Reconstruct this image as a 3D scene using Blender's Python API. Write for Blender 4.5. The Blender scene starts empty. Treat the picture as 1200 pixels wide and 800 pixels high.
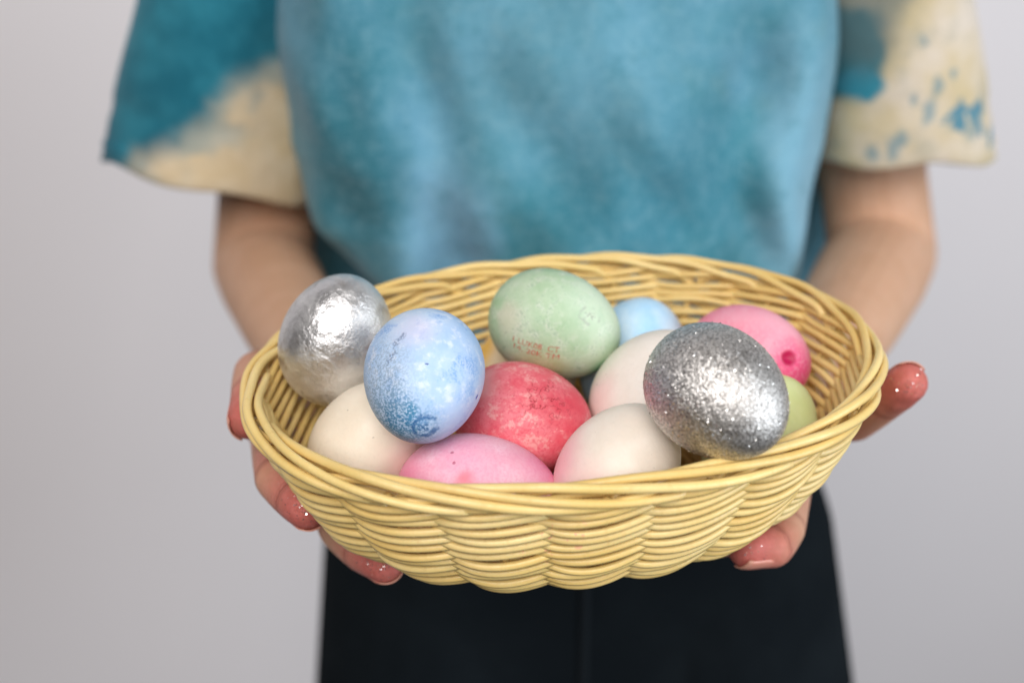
import bpy, bmesh, math, random
import numpy as np
from mathutils import Vector, Matrix, Quaternion, Euler
from mathutils.bvhtree import BVHTree

random.seed(7); rng = np.random.default_rng(7)
scene = bpy.context.scene
C = scene.collection

# ------------------------------------------------------------------ camera
CAMZ, FPX, PITCH = 1.28, 1300.0, math.radians(22)
cam_d = bpy.data.cameras.new('camera'); cam = bpy.data.objects.new('camera', cam_d); C.objects.link(cam)
cam.location = (0, 0, CAMZ); cam.rotation_euler = (math.radians(90) - PITCH, 0, 0)
cam_d.sensor_width = 36; cam_d.lens = 36 * FPX / 1200; cam_d.clip_start = 0.01; cam_d.clip_end = 60
cam_d.dof.use_dof = True; cam_d.dof.focus_distance = 0.414; cam_d.dof.aperture_fstop = 4.2
scene.camera = cam

# ------------------------------------------------------------------ world (light bouncing about the white room)
w = bpy.data.worlds.new('World'); scene.world = w; w.use_nodes = True
w.node_tree.nodes['Background'].inputs[0].default_value = (1.0, 0.94, 0.90, 1)
w.node_tree.nodes['Background'].inputs[1].default_value = 0.065

# ------------------------------------------------------------------ window light and an added soft fill
def area(name, loc, target, sx, sy, power, col):
    l = bpy.data.lights.new(name, 'AREA'); l.shape = 'RECTANGLE'; l.size = sx; l.size_y = sy; l.energy = power; l.color = col
    o = bpy.data.objects.new(name, l); C.objects.link(o); o.location = loc
    o.rotation_euler = (Vector(target) - Vector(loc)).to_track_quat('-Z', 'Y').to_euler(); return o
area('window_light', (2.3, -0.75, 1.42), (0.0, 0.55, 1.1), 1.9, 2.2, 60, (0.88, 0.94, 1.0))
area('room_fill', (-0.36, -1.30, 2.62), (0.0, 0.65, 1.05), 2.0, 1.5, 60, (1.0, 0.955, 0.925))  # soft fill added above and behind the camera, no lamp of the room

vs = scene.view_settings
vs.view_transform = 'Standard'; vs.look = 'None'; vs.exposure = 0.14; vs.gamma = 1.0; vs.use_curve_mapping = False
scene.render.engine = 'CYCLES'
scene.cycles.use_denoising = True
scene.cycles.max_bounces = 12; scene.cycles.diffuse_bounces = 6

# ------------------------------------------------------------------ helpers
SP, CP = math.sin(PITCH), math.cos(PITCH)
def at(px, py, Y):
    """point on the sight line of a picture position at distance Y (metres, horizontal) from the camera"""
    xc, yc = (px - 600) / FPX, (400 - py) / FPX
    t = Y / (CP + yc * SP)
    return Vector((xc * t, Y, CAMZ + t * (-SP + yc * CP)))
def camvec(x, y, z):       # camera right, up, towards camera -> world direction
    return Vector((x, y * SP - z * CP, y * CP + z * SP)).normalized()
def atz(px, py, z):        # same, with z measured along the optical axis
    xc, yc = (px - 600) / FPX * z, (400 - py) / FPX * z
    return Vector((xc, z * CP + yc * SP, CAMZ - z * SP + yc * CP))

def tag(o, label=None, cat=None, group=None, kind=None):
    for k, v in (('label', label), ('category', cat), ('group', group), ('kind', kind)):
        if v: o[k] = v
    return o
def link(name, me, mat=None, parent=None, smooth=True):
    o = bpy.data.objects.new(name, me); C.objects.link(o)
    for m in (mat if isinstance(mat, (list, tuple)) else [mat]):
        if m: me.materials.append(m)
    if smooth: me.polygons.foreach_set('use_smooth', [True] * len(me.polygons))
    if parent: o.parent = parent
    return o
def mesh(name, v, f):
    me = bpy.data.meshes.new(name); me.from_pydata([tuple(map(float, p)) for p in v], [], [tuple(map(int, q)) for q in f]); me.update(); return me

def tube(path, rad, sides=8, closed=False, caps=True, up=None):
    """vertices, faces of a tube along a path (n,3); rad scalar or (n,)"""
    P = np.asarray(path, float); n = len(P); r = np.broadcast_to(np.asarray(rad, float), (n,))
    if closed: T = np.roll(P, -1, 0) - np.roll(P, 1, 0)
    else: T = np.gradient(P, axis=0)
    T /= np.linalg.norm(T, axis=1)[:, None]
    if up is None: U = np.tile([0, 0, 1.0], (n, 1))
    else: U = np.asarray(up, float)
    A = np.cross(T, U); A /= np.linalg.norm(A, axis=1)[:, None] + 1e-12
    B = np.cross(A, T)
    a = np.linspace(0, 2 * np.pi, sides, endpoint=False)
    V = P[:, None] + r[:, None, None] * (np.cos(a)[None, :, None] * A[:, None] + np.sin(a)[None, :, None] * B[:, None])
    V = V.reshape(-1, 3); F = []
    m = n if closed else n - 1
    for i in range(m):
        j = (i + 1) % n
        for k in range(sides):
            l = (k + 1) % sides
            F.append((i * sides + k, i * sides + l, j * sides + l, j * sides + k))
    if not closed and caps:
        F.append(tuple(range(sides - 1, -1, -1))); F.append(tuple((n - 1) * sides + k for k in range(sides)))
    return V, F

# ------------------------------------------------------------------ node helpers
class NT:
    def __init__(s, name):
        s.m = bpy.data.materials.new(name); s.m.use_nodes = True; s.t = s.m.node_tree
        s.b = s.t.nodes['Principled BSDF']; s.out = s.t.nodes['Material Output']
    def n(s, typ, **kw):
        nd = s.t.nodes.new(typ)
        for k, v in kw.items(): setattr(nd, k, v)
        return nd
    def l(s, a, b): s.t.links.new(a, b)
    def sock(s, x, inp):
        if isinstance(x, (int, float, tuple, list)):
            inp.default_value = x if not isinstance(x, (tuple, list)) or len(x) == len(inp.default_value) else tuple(x) + (1,)
        else: s.l(x, inp)
    def coord(s, kind='Object', scale=None, loc=None):
        o = s.n('ShaderNodeTexCoord').outputs[kind]
        if scale is None and loc is None: return o
        mp = s.n('ShaderNodeMapping'); s.l(o, mp.inputs[0])
        if scale is not None: mp.inputs['Scale'].default_value = scale
        if loc is not None: mp.inputs['Location'].default_value = loc
        return mp.outputs[0]
    def noise(s, scale, detail=4, rough=.55, vec=None, dist=0, seed=0):
        nd = s.n('ShaderNodeTexNoise', noise_dimensions='4D'); nd.inputs['Scale'].default_value = scale; nd.inputs['Detail'].default_value = detail
        nd.inputs['Roughness'].default_value = rough; nd.inputs['Distortion'].default_value = dist; nd.inputs['W'].default_value = seed
        s.l(vec if vec is not None else s.coord(), nd.inputs['Vector']); return nd.outputs['Fac']
    def ramp(s, fac, a, b, lo=0., hi=1., smooth=True):
        nd = s.n('ShaderNodeMapRange', interpolation_type='SMOOTHSTEP' if smooth else 'LINEAR'); s.l(fac, nd.inputs['Value'])
        nd.inputs['From Min'].default_value = a; nd.inputs['From Max'].default_value = b; nd.inputs['To Min'].default_value = lo; nd.inputs['To Max'].default_value = hi
        return nd.outputs[0]
    def mix(s, fac, a, b, blend='MIX'):
        nd = s.n('ShaderNodeMix', data_type='RGBA', blend_type=blend)
        s.sock(fac, nd.inputs['Factor']); s.sock(a, nd.inputs['A']); s.sock(b, nd.inputs['B'])
        return nd.outputs['Result']
    def math(s, op, a, b=0.):
        nd = s.n('ShaderNodeMath', operation=op); s.sock(a, nd.inputs[0]); s.sock(b, nd.inputs[1]); return nd.outputs[0]
    def dist(s, p, vec=None, scale=(1, 1, 1)):
        """distance from a fixed point, optionally with axes stretched"""
        sub = s.n('ShaderNodeVectorMath', operation='SUBTRACT'); s.l(vec if vec is not None else s.coord(), sub.inputs[0]); sub.inputs[1].default_value = p
        mul = s.n('ShaderNodeVectorMath', operation='MULTIPLY'); s.l(sub.outputs[0], mul.inputs[0]); mul.inputs[1].default_value = scale
        ln = s.n('ShaderNodeVectorMath', operation='LENGTH'); s.l(mul.outputs[0], ln.inputs[0]); return ln.outputs['Value']
    def warp(s, amt, scale, seed=0):
        nd = s.n('ShaderNodeTexNoise', noise_dimensions='4D'); nd.inputs['Scale'].default_value = scale; nd.inputs['Detail'].default_value = 3; nd.inputs['W'].default_value = seed
        c = s.coord(); s.l(c, nd.inputs['Vector'])
        sub = s.n('ShaderNodeVectorMath', operation='SUBTRACT'); s.l(nd.outputs['Color'], sub.inputs[0]); sub.inputs[1].default_value = (.5, .5, .5)
        sc = s.n('ShaderNodeVectorMath', operation='SCALE'); s.l(sub.outputs[0], sc.inputs[0]); sc.inputs['Scale'].default_value = amt
        ad = s.n('ShaderNodeVectorMath', operation='ADD'); s.l(c, ad.inputs[0]); s.l(sc.outputs[0], ad.inputs[1]); return ad.outputs[0]
    def bump(s, h, strength, distance, normal=None):
        nd = s.n('ShaderNodeBump'); nd.inputs['Strength'].default_value = strength; nd.inputs['Distance'].default_value = distance
        s.l(h, nd.inputs['Height'])
        if normal is not None: s.l(normal, nd.inputs['Normal'])
        return nd.outputs[0]
    def set(s, **kw):
        names = {'color': 'Base Color', 'rough': 'Roughness', 'metal': 'Metallic', 'normal': 'Normal', 'spec': 'Specular IOR Level', 'sss': 'Subsurface Weight', 'sheen': 'Sheen Weight', 'coat': 'Coat Weight'}
        for k, v in kw.items(): s.sock(v, s.b.inputs[names[k]])
        return s.m
def lin(r, g, b):
    f = lambda c: (c / 255 / 12.92) if c <= 10 else ((c / 255 + .055) / 1.055) ** 2.4
    return (f(r), f(g), f(b))

# ------------------------------------------------------------------ the wall
nt = NT('painted_plaster')
nz = nt.noise(3, 3); fine = nt.noise(160, 4)
nt.set(color=nt.mix(nz, (.83, .795, .815), (.86, .825, .84)), rough=.85, normal=nt.bump(fine, .25, .002))
WALLY = 1.80; WT = .24
wall = link('wall', mesh('wall', [(-4, WALLY - 4 * WT, -1), (4, WALLY + 4 * WT, -1), (4, WALLY + 4 * WT, 4), (-4, WALLY - 4 * WT, 4)], [(0, 1, 2, 3)]), nt.m, smooth=False)
tag(wall, kind='structure')

# ------------------------------------------------------------------ basket
H = 0.062                                     # height from base to border
A0, B0, EXP = 0.127, 0.0921, 0.9434
yaw, pit, rol = 0.1746, 0.1100, -0.0481
rot = (Matrix.Rotation(yaw, 3, 'Z') @ Matrix.Rotation(pit, 3, 'X') @ Matrix.Rotation(rol, 3, 'Y'))
rimc = Vector((0.0219, 0.4222, CAMZ - 0.1790))
basket = bpy.data.objects.new('wicker_basket', None); C.objects.link(basket)
basket.matrix_world = Matrix.Translation(rimc - rot @ Vector((0, 0, H))) @ rot.to_4x4()
tag(basket, 'oval yellow wicker basket full of coloured eggs, held in both hands', 'basket')
MB = basket.matrix_world.copy(); MBI = MB.inverted()
NST = 18; PH0 = 0.35

def oval(t, a, b, e=EXP):
    c, s = np.cos(t), np.sin(t)
    return np.stack([a * np.sign(c) * np.abs(c) ** e, b * np.sign(s) * np.abs(s) ** e], -1)
# even arc-length parameter round the oval
_tt = np.linspace(0, 2 * np.pi, 2001); _p = oval(_tt, .108, .076); _s = np.concatenate([[0], np.cumsum(np.linalg.norm(np.diff(_p, axis=0), axis=1))]); _s /= _s[-1]
def ang(u): return np.interp(np.mod(u, 1.0), _s, _tt)
# wall profile: half axes and height against arc length q (0 base edge .. 1 border)
_q = np.linspace(0, 1, 9)
_in = np.array([.041, .0315, .0240, .0180, .0133, .0095, .0062, .0034, .0010])   # inset from the border's oval
_z = np.array([.000, .0038, .0105, .0187, .0270, .0354, .0437, .0518, .0592])
def prof(q): return np.interp(q, _q, _in), np.interp(q, _q, _z)
def wall_pt(u, q, out=0., up=0.):
    """u 0..1 round the basket, q up the wall, out/up metres off the wall's middle surface"""
    i, z = prof(q); t = ang(u)
    p = oval(t, A0 - i, B0 - i * .80)
    d = oval(t, A0 - i + .001, B0 - i * .80 + .001) - p; d /= np.linalg.norm(d, axis=-1)[..., None]
    sl = .45 * np.clip(1.25 - q, 0, 1)       # the wall leans out, so does its normal
    no = np.concatenate([d * np.sqrt(1 - np.square(sl))[..., None] if np.ndim(sl) else d * math.sqrt(1 - sl * sl), np.broadcast_to(-np.asarray(sl), d.shape[:-1])[..., None]], -1)
    return np.concatenate([p, np.broadcast_to(np.asarray(z), p.shape[:-1])[..., None]], -1) + no * np.asarray(out)[..., None] + np.array([0, 0, 1.]) * np.asarray(up)[..., None]

nt = NT('yellow_reed')
co = nt.coord()
oi = nt.n('ShaderNodeObjectInfo').outputs['Random']
n1 = nt.noise(30, 4, seed=1); n2 = nt.noise(420, 3, seed=2)
col = nt.mix(nt.ramp(n1, .3, .7), (.75, .55, .195), (.83, .655, .30))
col = nt.mix(nt.ramp(oi, 0, 1, 0, .55), col, (.69, .46, .14))
col = nt.mix(nt.ramp(n2, .55, .75, 0, .30), col, (.56, .36, .11))
# pink dye rubbed on to the reed near the front
pk = nt.ramp(nt.dist((-.024, -.088, .040), vec=nt.warp(.012, 60), scale=(1, .6, 1)), .020, .006)
pkn = nt.ramp(nt.noise(260, 2, seed=9), .60, .68)
col = nt.mix(nt.math('MULTIPLY', nt.math('MULTIPLY', pk, pkn), .7), col, (.80, .28, .22))
nt.set(color=col, rough=nt.ramp(n2, .3, .7, .30, .46), spec=.5, normal=nt.bump(n2, .3, .0006), sss=.05)
nt.b.inputs['Subsurface Scale'].default_value = .002
REED = nt.m
nt = NT('cut_reed'); nt.set(color=nt.mix(nt.noise(900, 2), (.9, .82, .65), (.8, .68, .45)), rough=.7); CUT = nt.m

SR = 0.00160                                  # reed radius
SEG = 18
rows = 15
def row_strand(q, k, amp_out, amp_up, r, j):
    n = NST * SEG
    s = np.arange(n) / SEG                     # in stakes
    ph = np.pi * (s + k) + .10 * math.sin(j * 1.7)
    wob = .00025 * np.sin(s * 2.1 + j * 5.3 + k) + .0002 * np.sin(s * .9 + j * 2.2)
    c = np.cos(ph); c = np.sign(c) * np.abs(c) ** .8
    u = (s + PH0 + .5 * 0) / NST
    jit = .0011 * rng.standard_normal(NST)[np.floor(s + .5).astype(int) % NST] * np.abs(c)
    return wall_pt(u, q, c * amp_out, np.sin(ph) * amp_up + wob + jit * .6)
for j in range(rows):
    q = .02 + .98 * j / (rows - 1)
    for k in (0, 1):
        P = row_strand(q, k, .0029, .00165, SR, j)
        V, F = tube(P, SR * (1 + .07 * math.sin(j * 3.7 + k * 2)), 8, closed=True)
        link('weaver', mesh('weaver', V, F), REED, basket)
# base: flat rings of the same twining, closing in to the centre
for j in range(9):
    for k in (0, 1):
        n = NST * 12; s = np.arange(n) / 12; t = ang((s + PH0) / NST)
        ins = .0475 + .0048 * j
        p = oval(t, A0 - ins, max(B0 - .035 - .0048 * (j + .6), .004)); ph = np.pi * (s + k)
        P = np.concatenate([p, (np.cos(ph) * -.0022 + .0005)[:, None]], 1); P[:, :2] *= (1 + .0010 * np.sin(ph) / .06)[:, None]
        V, F = tube(P, SR, 6, closed=True)
        link('base_weaver', mesh('base_weaver', V, F), REED, basket)
# stakes
for i in range(NST):
    u = (i + PH0) / NST
    t = ang(u)
    inner = np.concatenate([oval(t, .040, .010), [0.0008]])
    qs = np.linspace(0, 1.0, 16)
    P = np.array([inner] + [wall_pt(np.array([u + .0006 * math.sin(i * 4)]), np.array([qq]))[0] for qq in qs])
    V, F = tube(P, .0014, 8, up=np.tile([math.cos(t + 1.57), math.sin(t + 1.57), 0.01], (len(P), 1)))
    link('stake', mesh('stake', V, F), REED, basket)
# border: every stake turns over to the side and runs round the edge, over the others, to a cut end outside
SPAN = 4.1
for i in range(NST):
    n = 90; s = np.linspace(0, 1, n)
    span = SPAN + .2 * math.sin(i * 2.3)
    u = (i + PH0 + s * span) / NST; t = ang(u)
    th = np.radians(200 - 285 * s) + .05 * np.sin(i * 1.3 + s * 5)
    ease = np.clip(s / .06, 0, 1) ** .8
    rx, rz = .0038, .0043
    p = oval(t, A0, B0); d = oval(t, A0 + .001, B0 + .001) - p; d /= np.linalg.norm(d, axis=1)[:, None]
    o = rx * np.cos(th); zz = H + rz * np.sin(th) - .0005
    tuck = np.clip((s - .93) / .07, 0, 1) * (0 if i % 5 == 2 else 1); o = o - .0032 * tuck
    o = o * ease + (1 - ease) * (-.0020); zz = zz * ease + (1 - ease) * .054
    wv = .0003 * np.sin(s * span * 2 * np.pi + i)
    P = np.concatenate([p + d * (o + wv)[:, None], (zz + wv)[:, None]], 1)
    rr = np.full(n, .00176 * (1 + .06 * math.sin(i * 2.9)))
    V, F = tube(P, rr, 9, up=np.tile([.03, .02, 1.0], (n, 1)))
    o_ = link('rim_strand', mesh('rim_strand', V, F), [REED, CUT], basket)
    o_.data.polygons[len(F) - 1].material_index = 1; o_.data.polygons[len(F) - 1].use_smooth = False
    o_.data.polygons[len(F) - 2].use_smooth = False

# ------------------------------------------------------------------ eggs
EGG_W, EGG_L = .0232, .0292                   # half width, half length
def egg_mesh(w=1., l=1., nu=72, nv=44, dents=()):
    V = []; F = []
    for j in range(nv + 1):
        a = math.pi * j / nv; z = -math.cos(a)
        r = math.sin(a) * (1 - .085 * z - .02 * z * z + .015)
        for i in range(nu):
            b = 2 * math.pi * i / nu
            V.append((EGG_W * w * r * math.cos(b), EGG_W * w * r * math.sin(b), EGG_L * l * z))
    for j in range(nv):
        for i in range(nu):
            k = (i + 1) % nu
            F.append((j * nu + i, j * nu + k, (j + 1) * nu + k, (j + 1) * nu + i))
    V = np.array(V)
    V *= (1 + .004 * np.sin(V[:, [0]] * 140 + 1) * np.cos(V[:, [2]] * 110))
    me = mesh('egg', V, F)
    bm = bmesh.new(); bm.from_mesh(me); bmesh.ops.remove_doubles(bm, verts=bm.verts, dist=1e-5)
    bmesh.ops.recalc_face_normals(bm, faces=bm.faces); bm.to_mesh(me); bm.free()
    return me

class Egg:
    def __init__(s, label, px, py, z, axis, w=1., l=1., spin=0., name='painted_egg'):
        me = egg_mesh(w, l); s.z = z
        s.o = link(name, me)
        q = camvec(*axis).to_track_quat('Z', 'X') @ Quaternion((0, 0, 1), spin)
        s.o.matrix_world = Matrix.Translation(atz(px, py, z)) @ q.to_matrix().to_4x4()
        s.mw = s.o.matrix_world.copy(); s.inv = s.mw.inverted()
        s.bvh = BVHTree.FromPolygons([v.co for v in me.vertices], [p.vertices for p in me.polygons])
        tag(s.o, label, 'egg', 'eggs in the wicker basket')
    def spot(s, px, py):
        """the shell point (own coordinates) seen at a picture position"""
        a = s.inv @ Vector((0, 0, CAMZ)); b = s.inv @ atz(px, py, 1.0)
        h = s.bvh.ray_cast(a, (b - a).normalized())
        if h[0] is None: h = s.bvh.find_nearest(s.inv @ atz(px, py, s.z))
        return h[0]
    def mat(s, m): s.o.data.materials.append(m)

def shell(nt, col, rough=.46, bump=.35, spec=.4, pits=True, extra=None):
    f = nt.noise(900, 3, .6, seed=3); g = nt.noise(220, 4, .6, seed=5)
    h = nt.math('ADD', nt.math('MULTIPLY', f, .6), nt.math('MULTIPLY', g, .9))
    if extra is not None: h = nt.math('ADD', h, extra)
    nt.set(color=col, rough=nt.ramp(g, .3, .7, rough - .06, rough + .1), spec=spec, normal=nt.bump(h, bump, .0007), sss=.12)
    nt.b.inputs['Subsurface Scale'].default_value = .003
    nt.b.inputs['Subsurface Radius'].default_value = (1, .6, .5)
    return nt.m

# 1 silver foil egg ---------------------------------------------------------
e = Egg('silver foil-covered egg at the left end of the basket', 395, 398, .463, (.30, .85, .42), name='foil_egg')
nt = NT('silver_leaf')
wv = nt.warp(.010, 45)
a = nt.noise(38, 6, .65, vec=wv, seed=2); b = nt.noise(230, 4, .6, seed=4); c = nt.noise(900, 2, .5, seed=6)
h = nt.math('ADD', nt.math('MULTIPLY', a, 1.0), nt.math('MULTIPLY', b, .55))
h = nt.math('ADD', h, nt.math('MULTIPLY', c, .10))
col = nt.mix(nt.ramp(a, .35, .65), (.66, .66, .67), (.86, .86, .86))
col = nt.mix(nt.ramp(nt.noise(75, 5, .7, seed=8), .54, .68, 0, .55), col, (.42, .38, .35))
nt.set(color=col, metal=.95, rough=nt.ramp(a, .35, .65, .34, .58), normal=nt.bump(h, .9, .0014))
e.mat(nt.m)
FOIL = e

# 2 blue marbled egg --------------------------------------------------------
e = Egg('pale blue marbled egg with dark blue swirl near its lower tip', 497, 441, .418, (-.05, -.72, .66), w=.965, l=.94)
nt = NT('blue_dye')
wv = nt.warp(.012, 60, 3)
big = nt.noise(40, 5, .6, vec=wv, seed=1); fine = nt.noise(1300, 2, .6, seed=2); mid = nt.noise(190, 5, .65, seed=3)
col = nt.mix(nt.ramp(big, .30, .68), (.32, .50, .78), (.52, .66, .85))
col = nt.mix(nt.ramp(mid, .50, .66, 0, .55), col, (.80, .84, .93))
col = nt.mix(nt.math('MULTIPLY', nt.ramp(nt.noise(90, 5, .7, seed=19), .52, .66), nt.ramp(fine, .44, .56, .3, .85)), col, (.20, .38, .72))
dk = nt.ramp(nt.dist(e.spot(462, 494), vec=wv), .023, .002)
col = nt.mix(nt.math('MULTIPLY', dk, nt.ramp(nt.math('ADD', nt.math('MULTIPLY', fine, .6), nt.math('MULTIPLY', mid, .4)), .42, .56)), col, (.03, .19, .38))
gr = nt.ramp(nt.dist(e.spot(440, 440), vec=wv, scale=(1, 1, 1)), .020, .005)
col = nt.mix(nt.math('MULTIPLY', gr, nt.ramp(fine, .48, .56, 0, .6)), col, (.24, .32, .42))
pk = nt.ramp(nt.dist(e.spot(487, 385), vec=wv), .012, .002, 0, .3); col = nt.mix(pk, col, (.74, .58, .74))
lv = nt.ramp(nt.dist(e.spot(535, 495), vec=wv), .016, .003, 0, .25); col = nt.mix(lv, col, (.52, .54, .86))
# swirl ring
wr = nt.warp(.0055, 230, 7)
d = nt.dist(e.spot(498, 500), vec=wr, scale=(1, 1, 1))
ring = nt.math('MULTIPLY', nt.ramp(d, .0026, .0036), nt.ramp(d, .0058, .0046))
col = nt.mix(nt.math('MULTIPLY', ring, nt.ramp(mid,   .38, .54, .05, .9)), col, (.02, .12, .32))
core = nt.math('MULTIPLY', nt.ramp(d, .0024, .0012), nt.ramp(nt.noise(700, 2, seed=5), .46, .54)); col = nt.mix(core, col, (.05, .16, .36))
dd = nt.ramp(nt.dist(e.spot(481, 481), vec=wr), .0045, .001); col = nt.mix(nt.math('MULTIPLY', dd, nt.ramp(fine, .40, .50, 0, .85)), col, (.02, .20, .38))
d2 = nt.dist(e.spot(518, 450), vec=wr); ring2 = nt.math('MULTIPLY', nt.ramp(d2, .0026, .0036), nt.ramp(d2, .0062, .0044)); col = nt.mix(nt.math('MULTIPLY', ring2, .30), col, (.40, .55, .80))
d3 = nt.ramp(nt.dist(e.spot(558, 466), vec=wr, scale=(1, 1, .5)), .0013, .0005); col = nt.mix(d3, col, (.03, .10, .42))
d4 = nt.ramp(nt.dist(e.spot(500, 428), vec=wr), .0008, .0004); col = nt.mix(d4, col, (.08, .15, .35))
# scratch
p1, p2 = e.spot(472, 392), e.spot(455, 425)
for q_ in np.linspace(0, 1, 7):
    pp = p1.lerp(p2, q_); dq = nt.ramp(nt.dist(pp, vec=wr), .0017, .0004); col = nt.mix(nt.math('MULTIPLY', dq, nt.ramp(fine, .40, .55, .1, .7)), col, (.07, .11, .22))
e.mat(shell(nt, col, extra=nt.math('MULTIPLY', dk, nt.math('MULTIPLY', mid, 1.5))))

# 3 green egg with stamped letters -------------------------------------------
e = Egg('pale green egg with red stamped letters and numbers', 650, 381, .474, (.93, -.30, .10), w=.99, l=.99)
GREEN = e
nt = NT('green_dye')
wv = nt.warp(.012, 60, 3)
big = nt.noise(45, 5, .62, vec=wv, seed=11); fine = nt.noise(1000, 2, .6, seed=12); mid = nt.noise(170, 6, .7, seed=13)
col = nt.mix(nt.ramp(big, .32, .66), (.29, .47, .26), (.50, .62, .45))
col = nt.mix(nt.ramp(mid, .48, .64, 0, .6), col, (.62, .67, .57))
col = nt.mix(nt.ramp(nt.noise(85, 5, .7, vec=wv, seed=18), .50, .62, 0, .55), col, (.36, .52, .34))
col = nt.mix(nt.ramp(nt.math('ADD', nt.math('MULTIPLY', fine, .5), nt.math('MULTIPLY', mid, .5)), .54, .60, 0, .5), col, (.20, .36, .22))
lt = nt.ramp(nt.dist(e.spot(700, 360), vec=wv), .024, .004, 0, .45); col = nt.mix(lt, col, (.60, .74, .60))
dg = nt.ramp(nt.dist(e.spot(708, 436), vec=wv), .011, .002, 0, .85); col = nt.mix(dg, col, (.07, .36, .15))
yl = nt.ramp(nt.dist(e.spot(635, 434), vec=wv), .016, .003, 0, .55); col = nt.mix(yl, col, (.46, .40, .16))
bg = nt.ramp(nt.dist(e.spot(592, 372), vec=wv), .010, .002, 0, .6); col = nt.mix(nt.math('MULTIPLY', bg, nt.ramp(big, .3, .6)), col, (.62, .58, .46))
wr = nt.warp(.0055, 230, 4)
dm = nt.dist(e.spot(691, 370), vec=wr); col = nt.mix(nt.math('MULTIPLY', nt.math('MULTIPLY', nt.ramp(dm, .0052, .0042), nt.ramp(dm, .0032, .0042)), nt.ramp(mid, .44, .56, 0, .7)), col, (.36, .42, .35))
col = nt.mix(nt.math('MULTIPLY', nt.ramp(dm, .0030, .0012), nt.ramp(fine, .48, .54, 0, .6)), col, (.28, .30, .26))
e.mat(shell(nt, col))

# 4 sky blue egg at the back ----------------------------------------------------
e = Egg('sky blue egg at the back, half hidden behind the green egg', 744, 424, .510, (.2, .9, .2), w=1.06, l=1.04)
nt = NT('sky_blue_dye'); big = nt.noise(45, 4, .6, vec=nt.warp(.01, 60), seed=21)
col = nt.mix(nt.ramp(big, .3, .68), (.34, .62, .86), (.64, .80, .92)); e.mat(shell(nt, col))

# 5 pink egg with a hole ----------------------------------------------------------
e = Egg('bright pink egg with a dark hole in its end, by the back right rim', 877, 418, .487, (.66, -.20, .70), w=.95, l=1.0)
hp = e.spot(925, 419)
for v in e.o.data.vertices:
    d = (v.co - hp).length
    if d < .006: v.co -= v.co.normalized() * .0026 * math.exp(-(d / .0024) ** 2)
nt = NT('pink_dye'); wv = nt.warp(.012, 60); big = nt.noise(42, 4, .6, vec=wv, seed=31)
col = nt.mix(nt.ramp(big, .3, .7), (.85, .22, .33), (.88, .40, .50))
dp = nt.ramp(nt.dist(e.spot(935, 438), vec=wv), .020, .004); col = nt.mix(nt.math('MULTIPLY', dp, .8), col, (.80, .05, .22))
col = nt.mix(nt.ramp(nt.noise(420, 2, seed=33), .66, .72, 0, .6), col, (.70, .10, .22))
col = nt.mix(nt.ramp(nt.noise(800, 2, .6, seed=34), .48, .62, 0, .3), col, (.86, .50, .58))
hd = nt.dist(hp, vec=nt.warp(.0010, 260)); col = nt.mix(nt.ramp(hd, .0042, .0026), col, (.50, .008, .085))
e.mat(shell(nt, col))

# 6 silver glitter egg --------------------------------------------------------------
e = Egg('large silver glitter egg leaning on the front right rim', 840, 460, .394, (.58, -.50, .62), w=.98, l=.965, name='glitter_egg')
GLIT = e
nt = NT('silver_glitter')
def flake(scale, amt):
    vo = nt.n('ShaderNodeTexVoronoi'); vo.inputs['Scale'].default_value = scale; nt.l(nt.coord(), vo.inputs['Vector'])
    sb = nt.n('ShaderNodeVectorMath', operation='SUBTRACT'); nt.l(vo.outputs['Color'], sb.inputs[0]); sb.inputs[1].default_value = (.5, .5, .5)
    sc = nt.n('ShaderNodeVectorMath', operation='SCALE'); nt.l(sb.outputs[0], sc.inputs[0]); nt.sock(amt, sc.inputs['Scale'])
    return sc.outputs[0], vo
fa, vo1 = flake(1600, nt.ramp(nt.noise(70, 3, seed=41), .35, .65, .16, .50))
geo = nt.n('ShaderNodeNewGeometry').outputs['Normal']
ad = nt.n('ShaderNodeVectorMath', operation='ADD'); nt.l(geo, ad.inputs[0]); nt.l(fa, ad.inputs[1])
nm = nt.n('ShaderNodeVectorMath', operation='NORMALIZE'); nt.l(ad.outputs[0], nm.inputs[0])
sepc = nt.n('ShaderNodeSeparateColor'); nt.l(vo1.outputs['Color'], sepc.inputs[0])
col = nt.mix(nt.ramp(sepc.outputs[0], .0, 1.), (.40, .385, .37), (.80, .78, .76))
col = nt.mix(nt.ramp(sepc.outputs[1], .90, .97), col, (.24, .23, .22))
nt.set(color=col, metal=1.0, rough=.50, normal=nt.bump(vo1.outputs['Distance'], .35, .0005, nm.outputs[0]))
e.mat(nt.m)
# loose flecks of glitter standing proud of the shell
nt = NT('glitter_fleck'); nt.set(color=(.93, .92, .90), metal=1.0, rough=.24); FLECK = nt.m
def flecks(points_normals, size, tilt):
    V = []; F = []
    for p, nrm in points_normals:
        r = size * random.uniform(.55, 1.2)
        m = (nrm + Vector([random.gauss(0, tilt) for _ in range(3)])).normalized()
        t = m.orthogonal().normalized(); t = Quaternion(m, random.uniform(0, 6.28)) @ t; b = m.cross(t)
        c = p + nrm * r * .35; i0 = len(V)
        for k in range(6):
            a = k * math.pi / 3; V.append(c + r * (t * math.cos(a) + b * math.sin(a)))
        F.append(tuple(range(i0, i0 + 6)))
    return mesh('glitter_flecks', V, F)
me = e.o.data; me.calc_loop_triangles()
pn = []
for _ in range(2300):
    p = Vector([random.gauss(0, 1) for _ in range(3)]).normalized()
    h = e.bvh.ray_cast(Vector((0, 0, 0)), p)
    if h[0] is not None: pn.append((h[0], h[1] if h[1].dot(p) > 0 else -h[1]))
o = link('glitter_flecks', flecks(pn, .00026, .32), FLECK, e.o, smooth=False); tag(o, kind='stuff')

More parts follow.
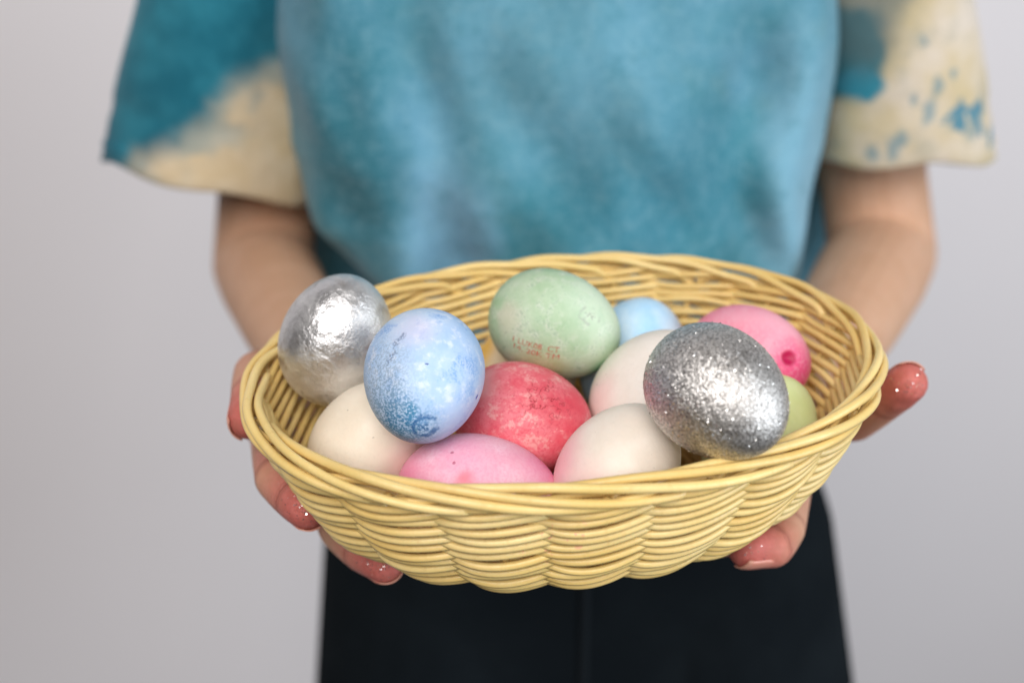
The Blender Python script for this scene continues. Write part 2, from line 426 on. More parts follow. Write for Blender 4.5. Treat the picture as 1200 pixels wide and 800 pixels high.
# 7 white egg in the middle ------------------------------------------------------------
def white(name, e, stains, base=(.78, .70, .62)):
    nt = NT(name); wv = nt.warp(.010, 60)
    big = nt.noise(50, 4, .6, vec=wv, seed=len(name) % 7); col = nt.mix(nt.ramp(big, .3, .7), tuple(c * q for c, q in zip(base, (.97, .95, .92))), tuple(min(1, c * 1.06) for c in base))
    col = nt.mix(nt.ramp(nt.noise(700, 3, .6, seed=14), .5, .7, 0, .25), col, tuple(c * .86 for c in base))
    for (px, py, r, c, k) in stains:
        col = nt.mix(nt.ramp(nt.dist(e.spot(px, py), vec=wv), r, r * .15, 0, k), col, c)
    sp = nt.ramp(nt.noise(520, 2, .6, seed=17), .66, .71); pt = nt.ramp(nt.noise(60, 2, seed=18), .5, .62)
    col = nt.mix(nt.math('MULTIPLY', nt.math('MULTIPLY', sp, pt), .75), col, (.30, .24, .20))
    e.mat(shell(nt, col, rough=.42, bump=.22))
e = Egg('white egg behind the front white one, beside the green egg', 763, 460, .462, (.55, .75, -.2), w=.99)
white('white_shell_mid', e, [(705, 425, .016, (.55, .68, .50), .45), (700, 462, .014, (.80, .45, .45), .35)], (.80, .74, .68))
# 8 white egg in front
e = Egg('white egg at the front rim with pink stain on its left side', 725, 551, .422, (.55, .80, .1), w=.95, l=.96)
white('white_shell_front', e, [(656, 545, .018, (.87, .40, .46), .75), (690, 568, .013, (.87, .50, .52), .4)], (.80, .73, .65))
# 9 cream egg at left
e = Egg('cream egg at the left, partly under the blue marbled egg', 434, 521, .450, (.45, .70, .3), w=1.0, l=1.0)
white('cream_shell', e, [(480, 540, .018, (.82, .55, .52), .5)], (.80, .72, .60))

# 10 magenta pink egg in front -----------------------------------------------------------------
e = Egg('light pink egg lying on its side against the front rim', 560, 579, .427, (.99, -.06, .05), w=.99, l=1.09)
nt = NT('light_pink_dye'); wv = nt.warp(.012, 60); big = nt.noise(48, 5, .6, vec=wv, seed=51); fine = nt.noise(900, 2, .6, seed=52); mid = nt.noise(200, 4, .65, seed=53)
col = nt.mix(nt.ramp(big, .3, .7), (.86, .40, .53), (.90, .56, .67))
col = nt.mix(nt.ramp(mid, .5, .75, 0, .35), col, (.90, .68, .78))
col = nt.mix(nt.ramp(fine, .46, .60, 0, .32), col, (.80, .28, .44))
col = nt.mix(nt.ramp(nt.noise(120, 4, .7, seed=57), .54, .66, 0, .4), col, (.86, .36, .48))
for px, py, r, c, k in ((470, 560, .018, (.84, .20, .36), .75), (645, 545, .020, (.83, .17, .40), .6), (545, 562, .006, (.82, .17, .22), .8)):
    col = nt.mix(nt.ramp(nt.dist(e.spot(px, py), vec=wv), r, r * .15, 0, k), col, c)
for px, py in ((530, 530), (532, 542), (610, 522)):
    col = nt.mix(nt.ramp(nt.dist(e.spot(px, py), vec=nt.warp(.001, 500)), .0009, .0004, 0, .8), col, (.45, .10, .18))
e.mat(shell(nt, col))

# 11 coral egg in the middle -----------------------------------------------------------------------
e = Egg('coral red mottled egg in the middle of the pile', 613, 492, .454, (.92, -.15, .35), w=1.0, l=1.0)
nt = NT('coral_dye'); wv = nt.warp(.014, 70); big = nt.noise(52, 6, .68, vec=wv, seed=61); fine = nt.noise(900, 3, .6, seed=62); mid = nt.noise(210, 5, .7, seed=63)
col = nt.mix(nt.ramp(big, .32, .66), (.75, .085, .125), (.83, .24, .28))
col = nt.mix(nt.math('MULTIPLY', nt.ramp(mid, .50, .60), nt.ramp(big, .40, .55)), col, (.85, .40, .39))
col = nt.mix(nt.ramp(fine, .52, .62, 0, .5), col, (.68, .06, .11))
col = nt.mix(nt.ramp(nt.dist(e.spot(565, 450), vec=wv), .012, .003, 0, .5), col, (.88, .55, .53))
sc_ = nt.ramp(nt.dist(e.spot(635, 470), vec=wv), .016, .004)
vn = nt.ramp(nt.math('ABSOLUTE', nt.math('SUBTRACT', nt.noise(150, 3, .6, seed=66), .5)), .018, .004)
cr = nt.math('MULTIPLY', sc_, vn)
col = nt.mix(nt.math('MULTIPLY', cr, .8), col, (.40, .025, .04))
e.mat(shell(nt, col, extra=nt.math('MULTIPLY', cr, -1.2)))

# 12 lime egg, 13 yellow egg --------------------------------------------------------------------------
e = Egg('pale lime green egg tucked behind the glitter egg', 891, 512, .460, (.4, .8, .2), w=.96, l=.96)
nt = NT('lime_dye'); big = nt.noise(45, 4, .6, vec=nt.warp(.01, 60), seed=71); col = nt.mix(nt.ramp(big, .3, .7), (.66, .74, .32), (.76, .82, .46)); e.mat(shell(nt, col))
e = Egg('pale yellow egg mostly hidden behind the green egg', 617, 434, .513, (.5, .8, .1))
nt = NT('yellow_dye'); wv = nt.warp(.01, 60); big = nt.noise(45, 4, .6, vec=wv, seed=81); col = nt.mix(nt.ramp(big, .3, .7), (.80, .64, .42), (.84, .72, .54))
col = nt.mix(nt.ramp(nt.dist(e.spot(566, 412), vec=wv), .012, .003, 0, .8), col, (.80, .45, .03)); e.mat(shell(nt, col))

# red stamped letters on the green egg, wrapped on to the shell
nt = NT('red_ink'); nt.set(color=nt.mix(nt.ramp(nt.noise(700, 3), .40, .60), (.46, .34, .22), (.52, .07, .05)), rough=.55); INK = nt.m
def stamp(egg, text, px0, py0, px1, py1, size):
    cu = bpy.data.curves.new('t', 'FONT'); cu.body = text; cu.size = 1.0; cu.resolution_u = 3
    ob = bpy.data.objects.new('t', cu); C.objects.link(ob)
    dg = bpy.context.evaluated_depsgraph_get(); tm = bpy.data.meshes.new_from_object(ob.evaluated_get(dg))
    bpy.data.objects.remove(ob)
    bm = bmesh.new(); bm.from_mesh(tm)
    xs = [v.co.x for v in bm.verts]; x0, x1 = min(xs), max(xs)
    a, b = egg.spot(px0, py0), egg.spot(px1, py1)
    na = egg.bvh.find_nearest((a + b) / 2)[1]; na = na if na.dot(a) > 0 else -na
    ux = (b - a); L = ux.length; ux.normalize(); uy = na.cross(ux).normalized()
    for v in bm.verts:
        p = a + ux * (v.co.x - x0) / (x1 - x0) * L + uy * (v.co.y * size)
        h = egg.bvh.ray_cast(p + na * .02, -na)
        nn = h[1] if h[1].dot(na) > 0 else -h[1]
        v.co = h[0] + nn * .00012
    bmesh.ops.recalc_face_normals(bm, faces=bm.faces)
    me = bpy.data.meshes.new('stamped_text'); bm.to_mesh(me); bm.free()
    return link('stamped_text', me, INK, egg.o, smooth=False)
stamp(GREEN, '1 LUK08  CT', 601, 399, 655, 413, .0036)
stamp(GREEN, '14. 20K TM', 602, 407, 655, 421, .0036)

# ------------------------------------------------------------------ person
def sphere_pts(c, r, n=10):
    out = []
    for j in range(n + 1):
        a = math.pi * j / n
        m = 1 if j in (0, n) else 2 * n
        for i in range(m):
            b = 2 * math.pi * i / m
            out.append(Vector(c) + r * Vector((math.sin(a) * math.cos(b), math.sin(a) * math.sin(b), math.cos(a))))
    return out
def hull(dst, balls, n=10):
    bm = bmesh.new()
    for c, r in balls:
        for p in sphere_pts(c, r, n): bm.verts.new(p)
    g = bmesh.ops.convex_hull(bm, input=bm.verts)
    bmesh.ops.delete(bm, geom=[x for x in g['geom_interior'] if isinstance(x, bmesh.types.BMVert)], context='VERTS')
    bmesh.ops.recalc_face_normals(bm, faces=bm.faces)
    me = bpy.data.meshes.new('h'); bm.to_mesh(me); bm.free(); dst.from_mesh(me); bpy.data.meshes.remove(me)
def chain(dst, pts, n=10):
    for a, b in zip(pts[:-1], pts[1:]): hull(dst, [a, b], n)
def fuse(bm, voxel, smooth):
    me = bpy.data.meshes.new('f'); bm.to_mesh(me); bm.free()
    o = bpy.data.objects.new('f', me); C.objects.link(o)
    m = o.modifiers.new('r', 'REMESH'); m.mode = 'VOXEL'; m.voxel_size = voxel; m.use_smooth_shade = True
    s = o.modifiers.new('s', 'SMOOTH'); s.factor = .5; s.iterations = smooth
    dg = bpy.context.evaluated_depsgraph_get(); out = bpy.data.meshes.new_from_object(o.evaluated_get(dg))
    bpy.data.objects.remove(o); return out

body = bmesh.new()
TX = .035
# trunk, under the clothes
hull(body, [((TX - .10, .82, CAMZ - .02), .07), ((TX + .10, .82, CAMZ - .02), .07), ((TX, .80, CAMZ + .06), .07)], 8)
hull(body, [((TX - .09, .82, CAMZ - .04), .08), ((TX + .09, .82, CAMZ - .04), .08), ((TX - .07, .79, CAMZ - .26), .06), ((TX + .07, .79, CAMZ - .26), .06)], 8)
hull(body, [((TX - .07, .79, CAMZ - .26), .06), ((TX + .07, .79, CAMZ - .26), .06), ((TX - .08, .76, CAMZ - .42), .07), ((TX + .10, .76, CAMZ - .42), .07)], 8)
chain(body, [((TX, .83, CAMZ + .08), .055), ((TX, .83, CAMZ + .17), .05)], 8)
JOINTS = []
FING = []            # (tip, previous joint, radius, dorsal) for nails
def V(*a): return Vector(a)

def arm(sh, el, wr, ru, re, rf, rw):
    chain(body, [(sh, .058), (sh.lerp(el, .45), ru), (sh.lerp(el, .82), ru * .90), (el, re)], 12)
    chain(body, [(el, re), (el.lerp(wr, .22), rf), (el.lerp(wr, .55), rf * .88), (el.lerp(wr, .85), rw * 1.05), (wr, rw)], 12)
def finger(pts, dorsal, nail=True, crease=False):
    """pts: MCP, PIP, DIP, tip with radii; mid-bone spheres a little slimmer than the joints"""
    full = []
    for (a, ra), (b, rb) in zip(pts[:-1], pts[1:]):
        full.append((a, ra)); full.append((a.lerp(b, .5), (ra + rb) * .5 * 1.02))
    full.append(pts[-1])
    # soft pad under the last bone
    chain(body, full, 9)
    (c, rc), (t, rt) = pts[-2], pts[-1]
    d = dorsal - (t - c).normalized() * dorsal.dot((t - c).normalized()); d.normalize()
    hull(body, [(c.lerp(t, .55) - d * rt * .16, rt * .98), (t - d * rt * .06 - (t - c).normalized() * rt * .1, rt * .93)], 9)
    FING.append((t, c, rt, d, nail))
    if crease:
        for k in (1, 2):
            JOINTS.append((pts[k][0], (pts[k + 1][0] - pts[k - 1][0]).normalized(), pts[k][1]))

# hand on the picture's left
el = at(309, 312, .82); wr = at(368, 432, .59)
arm(V(-.155, .86, CAMZ + .04), el, wr, .042, .0385, .0375, .0265)
i0, m0, r0, p0 = at(318, 500, .475), at(372, 545, .475), at(420, 565, .485), at(455, 560, .510)
dn = camvec(-.35, -.80, .45)
finger([(i0, .0105), (at(326, 560, .412), .0100), (at(348, 584, .398), .0095), (at(360, 594, .391), .0090)], camvec(-.35, -.55, -.80), crease=True)
finger([(m0, .0108), (at(401, 619, .425), .0104), (at(427, 644, .408), .0098), (at(449, 657, .397), .0090)], camvec(-.30, -.60, -.80), crease=True)
finger([(r0, .0105), (at(455, 612, .450), .0095), (at(485, 630, .430), .0088), (at(510, 636, .418), .0080)], dn)
finger([(p0, .0095), (at(480, 590, .475), .0085), (at(505, 600, .460), .0078), (at(523, 604, .450), .0072)], dn)
finger([(at(318, 440, .525), .0150), (at(303, 440, .470), .0118), (at(297, 466, .438), .0100), (at(293, 490, .422), .0092)], camvec(-.8, .0, -.6), crease=True)
hull(body, [(wr, .024), (i0, .0125), (m0, .0125)], 9); hull(body, [(wr, .024), (m0, .0125), (r0, .012)], 9)
hull(body, [(wr, .022), (r0, .012), (p0, .011)], 9); hull(body, [(wr, .022), (at(318, 440, .525), .015), (i0, .0125)], 9)
# hand on the picture's right
el = at(1033, 300, .82); wr = at(958, 436, .59)
arm(V(.225, .86, CAMZ + .04), el, wr, .044, .0405, .0400, .0275)
i0, m0, r0, p0 = at(926, 548, .468), at(890, 558, .490), at(852, 558, .505), at(818, 550, .525)
finger([(i0, .0112), (at(917, 618, .420), .0100), (at(905, 639, .405), .0094), (at(876, 642, .399), .0086)], camvec(-.10, -.85, .42), crease=True)
finger([(m0, .0108), (at(872, 622, .440), .0096), (at(838, 630, .430), .0088), (at(812, 630, .425), .0080)], camvec(0, -.9, .3))
finger([(r0, .0105), (at(835, 602, .465), .0092), (at(800, 612, .455), .0086), (at(775, 612, .45), .0078)], camvec(0, -.9, .3))
finger([(p0, .0095), (at(800, 585, .49), .0083), (at(775, 592, .48), .0077), (at(757, 592, .475), .007)], camvec(0, -.9, .3))
finger([(at(968, 484, .520), .0155), (at(1000, 488, .468), .0118), (at(1038, 466, .446), .0098), (at(1063, 449, .434), .0088)], camvec(-.1, .1, -1), crease=True)
hull(body, [(wr, .025), (i0, .0125), (m0, .0125)], 9); hull(body, [(wr, .025), (m0, .0125), (r0, .012)], 9)
hull(body, [(wr, .023), (r0, .012), (p0, .011)], 9); hull(body, [(wr, .023), (at(968, 484, .520), .0155), (i0, .0125)], 9)
bme = fuse(body, .0015, 5)

nt = NT('skin')
at_ = nt.n('ShaderNodeAttribute', attribute_name='dye').outputs['Fac']
n1 = nt.noise(55, 4, .6, seed=1); n2 = nt.noise(700, 3, .6, seed=2); n3 = nt.noise(240, 4, .65, seed=4)
col = nt.mix(nt.ramp(n1, .3, .7), (.60, .345, .215), (.66, .40, .265))
red = nt.mix(nt.ramp(n3, .35, .65), (.48, .085, .078), (.60, .17, .145))
col = nt.mix(nt.math('MULTIPLY', at_, nt.ramp(n3, .30, .60, .78, 1.)), col, red)
vo = nt.n('ShaderNodeTexVoronoi', feature='DISTANCE_TO_EDGE'); vo.inputs['Scale'].default_value = 1100; nt.l(nt.warp(.002, 400), vo.inputs['Vector'])
h = nt.math('ADD', nt.math('MULTIPLY', nt.ramp(vo.outputs['Distance'], 0, .15), .5), nt.math('MULTIPLY', n3, 1.0))
crease = None
wj = nt.warp(.0022, 300, 3)
for (jp, jax, jr) in JOINTS:
    sb = nt.n('ShaderNodeVectorMath', operation='SUBTRACT'); nt.l(wj, sb.inputs[0]); sb.inputs[1].default_value = jp
    dt = nt.n('ShaderNodeVectorMath', operation='DOT_PRODUCT'); nt.l(sb.outputs[0], dt.inputs[0]); dt.inputs[1].default_value = jax
    near = nt.ramp(nt.dist(jp), jr * 1.9, jr * 1.2)
    ab = nt.math('ABSOLUTE', dt.outputs['Value']); ab2 = nt.math('ABSOLUTE', nt.math('SUBTRACT', ab, .0017))
    ln = nt.math('MAXIMUM', nt.ramp(ab, .0011, .0002), nt.ramp(ab2, .0005, .0001, 0, .6))
    cq = nt.math('MULTIPLY', ln, near); crease = cq if crease is None else nt.math('MAXIMUM', crease, cq)
h = nt.math('SUBTRACT', h, nt.math('MULTIPLY', crease, 1.6))
col = nt.mix(nt.math('MULTIPLY', crease, .65), col, (.30, .085, .06))
nt.set(color=col, rough=nt.ramp(at_, 0, 1, .54, .46), spec=.32, normal=nt.bump(h, .5, .0006), sss=.15)
nt.b.inputs['Subsurface Radius'].default_value = (1, .35, .2); nt.b.inputs['Subsurface Scale'].default_value = .004
SKIN = nt.m
person = link('person', bme, SKIN)
tag(person, 'person in a blue tie-dyed T-shirt and black trousers holding out the basket', 'person')
co = np.empty(len(bme.vertices) * 3, np.float32); bme.vertices.foreach_get('co', co); co = co.reshape(-1, 3)
dye = np.zeros(len(co), np.float32)
for t, c, r, d, nl in FING:
    k = np.linalg.norm(co - np.array(t), axis=1); dye = np.maximum(dye, np.clip(1.0 - (k - .008) / .026, 0, 1))
# the whole of the hand is flushed a little
for wpt in (at(368, 432, .59), at(958, 436, .59)):
    k = np.linalg.norm(co - np.array(at(330 if wpt.x < 0 else 960, 500, .48)), axis=1); dye = np.maximum(dye, .42 * np.clip(1.3 - k / .075, 0, 1))
at__ = bme.attributes.new('dye', 'FLOAT', 'POINT'); at__.data.foreach_set('value', dye)

# fingernails
nt = NT('fingernail'); nt.set(color=nt.mix(nt.noise(90, 2), (.60, .23, .175), (.64, .28, .21)), rough=.25, spec=.5, sss=.1); nt.b.inputs['Subsurface Scale'].default_value = .002; NAIL = nt.m
nt = NT('nail_edge'); nt.set(color=(.62, .30, .22), rough=.35); NEDGE = nt.m
for t, c, r, d, nl in FING:
    ax = (t - c).normalized(); sd = ax.cross(d).normalized()
    VV = []; FF = []; nu, nv = 9, 9
    for j in range(nv):
        s = -1.15 + 1.80 * j / (nv - 1)
        for i in range(nu):
            a = (i / (nu - 1) - .5) * 2
            wid = .74 * (1 if s > -.75 else math.sqrt(max(.05, 1 - ((-.75 - s) / .42) ** 2)))
            se = s - (.10 * a * a if s > .2 else 0)
            rad = r * math.sqrt(max(.1, 1 - (.80 * max(0, se)) ** 2)) + .00012
            VV.append(t + ax * r * se + d * rad * math.cos(a * wid) + sd * rad * math.sin(a * wid))
    for j in range(nv - 1):
        for i in range(nu - 1): FF.append((j * nu + i, j * nu + i + 1, (j + 1) * nu + i + 1, (j + 1) * nu + i))
    me = mesh('fingernail', VV, FF)
    o = link('fingernail', me, [NAIL, NEDGE], person)
    for k, p in enumerate(me.polygons):
        if k // (nu - 1) == nv - 2: p.material_index = 1
    m = o.modifiers.new('thick', 'SOLIDIFY'); m.thickness = .0005; m.offset = 0

# glitter stuck to the fingertips
bv = BVHTree.FromPolygons([Vector(v) for v in co], [p.vertices[:] for p in bme.polygons])
def on_skin(px, py):
    o0 = Vector((0, 0, CAMZ)); h = bv.ray_cast(o0, (atz(px, py, 1) - o0).normalized()); return h
pn = []
for cx, cy, sx, sy, n in ((355, 588, 12, 13, 90), (443, 662, 14, 8, 90), (1066, 452, 11, 7, 50), (882, 645, 14, 8, 16), (1080, 437, 4, 4, 4)):
    for _ in range(n):
        h = on_skin(random.gauss(cx, sx), random.gauss(cy, sy))
        if h[0] is not None and h[0].y < .5: pn.append((h[0], h[1]))
o = link('glitter_flecks', flecks(pn, .00030, .5), FLECK, person, smooth=False); tag(o, kind='stuff')

# ---- T-shirt
def grid_mesh(name, rings, closed_u=True):
    nv, nu = len(rings), len(rings[0]); VV = [p for r in rings for p in r]; FF = []
    for j in range(nv - 1):
        for i in range(nu if closed_u else nu - 1):
            k = (i + 1) % nu; FF.append((j * nu + i, j * nu + k, (j + 1) * nu + k, (j + 1) * nu + i))
    return mesh(name, VV, FF)
def cloth_nodes(nt, slub=False):
    if slub:
        g1 = nt.noise(1, 3, .6, vec=nt.coord(scale=(130, 130, 700)), seed=31); g2 = nt.noise(1, 3, .6, vec=nt.coord(scale=(700, 700, 130)), seed=32)
        return nt.math('MULTIPLY', nt.math('ADD', g1, g2), .5)
    wvs = nt.noise(1400, 2, .5, seed=9); cr = nt.noise(28, 4, .6, seed=8)
    h = nt.math('ADD', nt.math('MULTIPLY', wvs, .05), cr)
    return nt.bump(h, .5, .006)
nt = NT('tie_dye')
wv = nt.warp(.10, 9, 2)
big = nt.noise(7.5, 5, .6, vec=wv, seed=3.1); mid = nt.noise(24, 5, .65, seed=4); fine = nt.noise(120, 4, .6, seed=5)
TEAL, LIGHT, DEEP, GREY = (.040, .195, .250), (.105, .275, .375), (.018, .135, .185), (.12, .25, .27)
col = nt.mix(nt.ramp(big, .36, .62), TEAL, LIGHT)
col = nt.mix(nt.ramp(mid, .52, .70, 0, .5), col, GREY)
wv2 = nt.warp(.05, 16, 6)
def patch(col, px, py, Y, r, c, k, sc=(1, 1, 1)):
    p = at(px, py, Y)
    return nt.mix(nt.ramp(nt.dist(p, vec=wv2, scale=sc), r, r * .35, 0, k), col, c)
col = patch(col, 520, 260, .70, .060, (.20, .41, .57), .9, (1.25, .5, .75))  # pale dye, with the light falling on the cloth painted in too
col = patch(col, 930, 200, .72, .060, (.22, .44, .58), .7, (1.6, .3, .5))
col = patch(col, 420, 150, .71, .070, DEEP, .7, (1.5, .4, .55))  # deep teal dye, with the shadow left of centre painted in too
col = patch(col, 760, 220, .69, .070, (.03, .18, .25), .75, (.8, .5, .8))
col = patch(col, 640, 60, .70, .085, (.13, .32, .43), .6, (.7, .5, .9))
col = nt.mix(nt.ramp(fine, .45, .70, 0, .22), col, (.24, .42, .49))
col = nt.mix(nt.ramp(nt.noise(70, 5, .7, seed=15), .52, .66, 0, .35), col, (.03, .17, .22))
gr = cloth_nodes(nt, True)
col = nt.mix(nt.ramp(gr, .45, .62, 0, .22), col, (.20, .40, .48)); col = nt.mix(nt.ramp(gr, .50, .36, 0, .25), col, (.025, .15, .20))
nt.set(color=col, rough=.9, spec=.2, sheen=.15, normal=cloth_nodes(nt)); DYE = nt.m

ZS = np.array([.165, .15, .12, .08, .03, -.03, -.09, -.16, -.21, -.255, -.30, -.34])
XL = np.array([-.03, -.055, -.10, -.135, -.150, -.158, -.161, -.159, -.138, -.101, -.088, -.085]) - 0.0
XR = np.array([.10, .125, .17, .20, .212, .217, .219, .219, .213, .203, .185, .178])
YF = np.array([.79, .775, .755, .730, .708, .690, .678, .670, .668, .672, .690, .70])
YB = np.array([.88, .89, .90, .915, .93, .94, .945, .945, .945, .94, .93, .92])
rings = []
zz = np.linspace(-.34, .165, 100); NU = 220
for z in zz:
    f = lambda A: np.interp(z, ZS[::-1], A[::-1])
    xl, xr, yf, yb = f(XL), f(XR), f(YF), f(YB)
    cx, cy, hx, hy = (xl + xr) / 2, (yf + yb) / 2, (xr - xl) / 2, (yb - yf) / 2
    t = np.linspace(0, 2 * np.pi, NU, endpoint=False); c, s = np.cos(t), np.sin(t)
    x = cx + hx * np.sign(c) * abs(c) ** .72; y = cy + hy * np.sign(s) * abs(s) ** .72
    x = x + np.tanh(c * 5) * .115 * np.clip((s - .25) * 2.6, 0, 1) * np.clip((-z - .02) / .12, 0, 1)     # back flare added so shaded cloth fills the gaps beside the arms
    fr = np.clip(-s, 0, 1) ** .5
    lo = np.clip((.05 - z) / .25, 0, 1)
    # hanging folds, deeper towards the waist
    d = .0050 * np.sin(x * 40 + 2.6 * np.sin(z * 11) + 1.0) + .0030 * np.sin(x * 70 - z * 42 + 2) + .0032 * np.sin(x * 31 + z * 58) + .0014 * np.sin(x * 120 + z * 70)
    d += .013 * np.exp(-((x + .105 - z * .15) / .020) ** 2) * 1.0 - .016 * np.exp(-((x + .068 + z * .12) / .020) ** 2)
    d += .009 * np.exp(-((x - .185) / .018) ** 2) - .010 * np.exp(-((x - .150) / .02) ** 2)
    y = y - 1.45 * d * fr * (.45 + .55 * lo)
    x = x + .004 * np.sin(z * 38 + t * 2) * lo
    rings.append([(a, b, CAMZ + z) for a, b in zip(x, y)])
shirt = link('t_shirt', grid_mesh('t_shirt', rings), DYE, person)
m = shirt.modifiers.new('thick', 'SOLIDIFY'); m.thickness = .0016; m.offset = -1

def sleeve(top, hem, rtx, rty, rhx, rhy, mat, seed, hem_tilt, phase, front):
    rings = []; n = 46; NU = 110
    for j in range(n + 3):
        v = min(1, j / (n - 1)); extra = 0
        c = top.lerp(hem, v); rx = rtx + (rhx - rtx) * v; ry = rty + (rhy - rty) * v
        if j >= n:  # turned-in hem
            c = hem + Vector((0, 0, [-.0006, .0005, .014][j - n])); k = [.992, .975, .955][j - n]; rx *= k; ry *= k
        t = np.linspace(0, 2 * np.pi, NU, endpoint=False)
        w_ = 1 + v * (.015 * np.sin(3 * t + phase) + .014 * np.sin(5 * t + phase * 2 + v * 2)) + .012 * np.sin(v * 16 + t * 2 + seed)
        st = .002 if .84 < v < .87 else 0
        x = c.x + (rx - st * .5) * np.cos(t) * w_; y = c.y + (ry - st * .5) * np.sin(t) * w_
        z = c.z + hem_tilt * np.cos(t) * v - front * np.sin(t) * v + .0015 * np.sin(2 * t + phase) * v + .002 * np.sin(5 * t + seed) * v
        rings.append([(a, b, d) for a, b, d in zip(x, y, z)])
    rings = rings[::-1]
    return link('sleeve', grid_mesh('sleeve', rings), mat, shirt)
# left sleeve: deep teal above, bare cloth along the hem
CREAM1, CREAM2 = (.60, .47, .29), (.68, .57, .41)
nt = NT('tie_dye_sleeve_teal')
zc = nt.n('ShaderNodeSeparateXYZ'); nt.l(nt.warp(.075, 17, 4), zc.inputs[0])
xz = nt.math('ADD', zc.outputs['Z'], nt.math('MULTIPLY', zc.outputs['X'], -.7))
zc2 = nt.n('ShaderNodeSeparateXYZ'); nt.l(nt.warp(.014, 90, 4), zc2.inputs[0])
xz = nt.math('ADD', nt.math('MULTIPLY', xz, .8), nt.math('MULTIPLY', nt.math('ADD', zc2.outputs['Z'], nt.math('MULTIPLY', zc2.outputs['X'], -.7)), .2))
lim = CAMZ - .150 + .7 * .222
k = nt.ramp(xz, lim - .016, lim + .018)
t1 = nt.mix(nt.ramp(nt.noise(20, 5, .65, seed=3), .35, .65), (.006, .115, .17), (.022, .19, .26))
c1 = nt.mix(nt.ramp(nt.noise(26, 4, seed=5), .35, .65), CREAM1, CREAM2)
col = nt.mix(k, c1, t1)
ed = nt.math('MULTIPLY', nt.ramp(xz, lim - .045, lim), nt.ramp(nt.noise(45, 3, seed=11), .45, .62)); col = nt.mix(nt.math('MULTIPLY', nt.math('MULTIPLY', ed, nt.math('SUBTRACT', 1.0, k)), .6), col, (.19, .30, .33))
nt.set(color=col, rough=.9, spec=.2, sheen=.15, normal=cloth_nodes(nt)); SL1 = nt.m
hem = at(247, 212, .80)
s1 = sleeve(V(-.150, .82, CAMZ + .085), hem, .056, .075, .076, .060, SL1, 1, -.016, .8, .012)
s1['label'] = 'teal sleeve with a cream undyed hem'
nt = NT('tie_dye_sleeve_cream')
c1 = nt.mix(nt.ramp(nt.noise(14, 4, seed=6), .38, .62), (.62, .55, .47), (.52, .43, .26))
c1 = nt.mix(nt.ramp(nt.noise(30, 5, .65, seed=16), .54, .70, 0, .5), c1, (.34, .33, .26))
sp = nt.ramp(nt.noise(34, 3, .55, vec=nt.warp(.03, 30, 2), seed=14.4), .60, .65)
col = nt.mix(nt.math('MULTIPLY', sp, .9), c1, (.035, .19, .28))
p = at(985, 60, .75); big = nt.ramp(nt.dist(p, vec=nt.warp(.045, 24, 5), scale=(1.25, .4, 1.1)), .040, .030); col = nt.mix(big, col, (.012, .16, .21))
p = at(1022, 107, .73); big = nt.ramp(nt.dist(p, vec=nt.warp(.02, 50, 5), scale=(1, .12, 1)), .014, .009); col = nt.mix(big, col, (.03, .22, .30))
for bx_, by_, br_ in ((1092, 133, .007), (1103, 105, .006), (1050, 178, .008), (1030, 185, .006), (1150, 150, .009), (1075, 120, .004), (1125, 90, .004), (1060, 165, .005)):
    col = nt.mix(nt.ramp(nt.dist(at(bx_, by_, .735), vec=nt.warp(.012, 90, bx_), scale=(1.2, .12, .8)), br_ * 1.25, br_ * .4, 0, .65), col, (.09, .22, .28))
p = at(1010, 20, .75); big = nt.ramp(nt.dist(p, vec=nt.warp(.04, 24, 5), scale=(1, .5, .8)), .040, .018, 0, .7); col = nt.mix(big, col, (.10, .14, .14))
nt.set(color=col, rough=.9, spec=.2, sheen=.15, normal=cloth_nodes(nt)); SL2 = nt.m
hem = at(1056, 190, .80)
s2 = sleeve(V(.222, .82, CAMZ + .085), hem, .052, .075, .064, .060, SL2, 3, .000, 2.2, .013)
s2['label'] = 'cream sleeve with teal blotches'
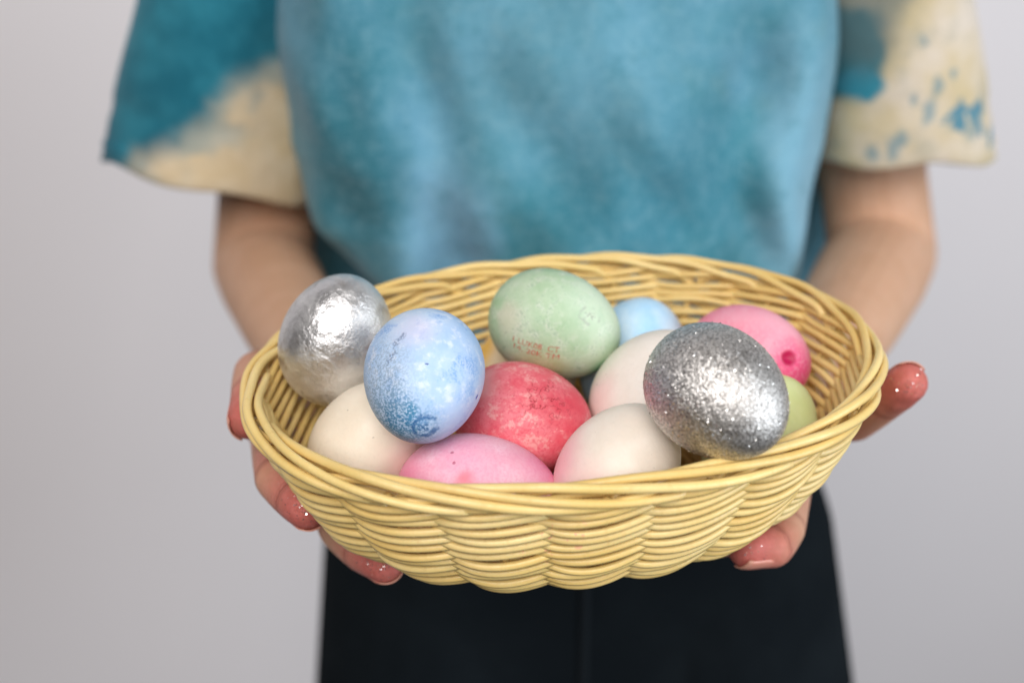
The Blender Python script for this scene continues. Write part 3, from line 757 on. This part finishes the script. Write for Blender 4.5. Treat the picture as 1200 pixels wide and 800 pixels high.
for s in (s1, s2):
    m = s.modifiers.new('thick', 'SOLIDIFY'); m.thickness = .0014; m.offset = 0

# ---- trousers
tb = bmesh.new()
hx0, hx1 = -.150, .265; hc = (hx0 + hx1) / 2
def zz_(v): return CAMZ + v
hull(tb, [((hx0 + .108, .745, zz_(-.46)), .103), ((hx1 - .122, .745, zz_(-.46)), .100), ((hx0 + .12, .735, zz_(-.56)), .098), ((hx1 - .12, .735, zz_(-.56)), .098)], 12)
hull(tb, [((-.01, .79, zz_(-.36)), .085), ((.105, .79, zz_(-.36)), .085), ((hx0 + .108, .745, zz_(-.46)), .103), ((hx1 - .122, .745, zz_(-.46)), .100)], 12)
for sx, x in ((-1, hx0 + .104), (1, hx1 - .104)):
    chain(tb, [((x - (.014 if sx > 0 else 0), .745, zz_(-.46)), .100), ((x + sx * (.010 if sx > 0 else .009), .72, zz_(-.62)), .106), ((x + sx * .004, .73, zz_(-.86)), .078)], 12)
tme = fuse(tb, .004, 6)
nt = NT('black_denim')
n1 = nt.noise(9, 4, .6, seed=1); n2 = nt.noise(900, 2, .5, seed=2)
nt.set(color=nt.mix(nt.ramp(n1, .35, .7), (.0055, .0080, .0105), (.0085, .0120, .0150)), rough=1.0, spec=.06, normal=nt.bump(nt.math('ADD', nt.noise(22, 4, seed=3), nt.math('MULTIPLY', n2, .05)), .4, .006))
trousers = link('trousers', tme, nt.m, person)
tbv = BVHTree.FromPolygons([v.co for v in tme.vertices], [p.vertices[:] for p in tme.polygons])
pts = []
for py in np.linspace(640, 830, 24):
    o0 = Vector((0, 0, CAMZ)); h = tbv.ray_cast(o0, (atz(686 - (py - 640) * .02, py, 1) - o0).normalized())
    if h[0] is not None: pts.append(h[0] + Vector((0, -.001, 0)))
VV, FF = tube(np.array(pts) + np.array([0, .0030, 0]), .0045, 8)
nt = NT('fly_seam_cloth'); nt.set(color=(.0095, .0125, .0155), rough=.95, spec=.06); link('fly_seam', mesh('fly_seam', VV, FF), nt.m, trousers)
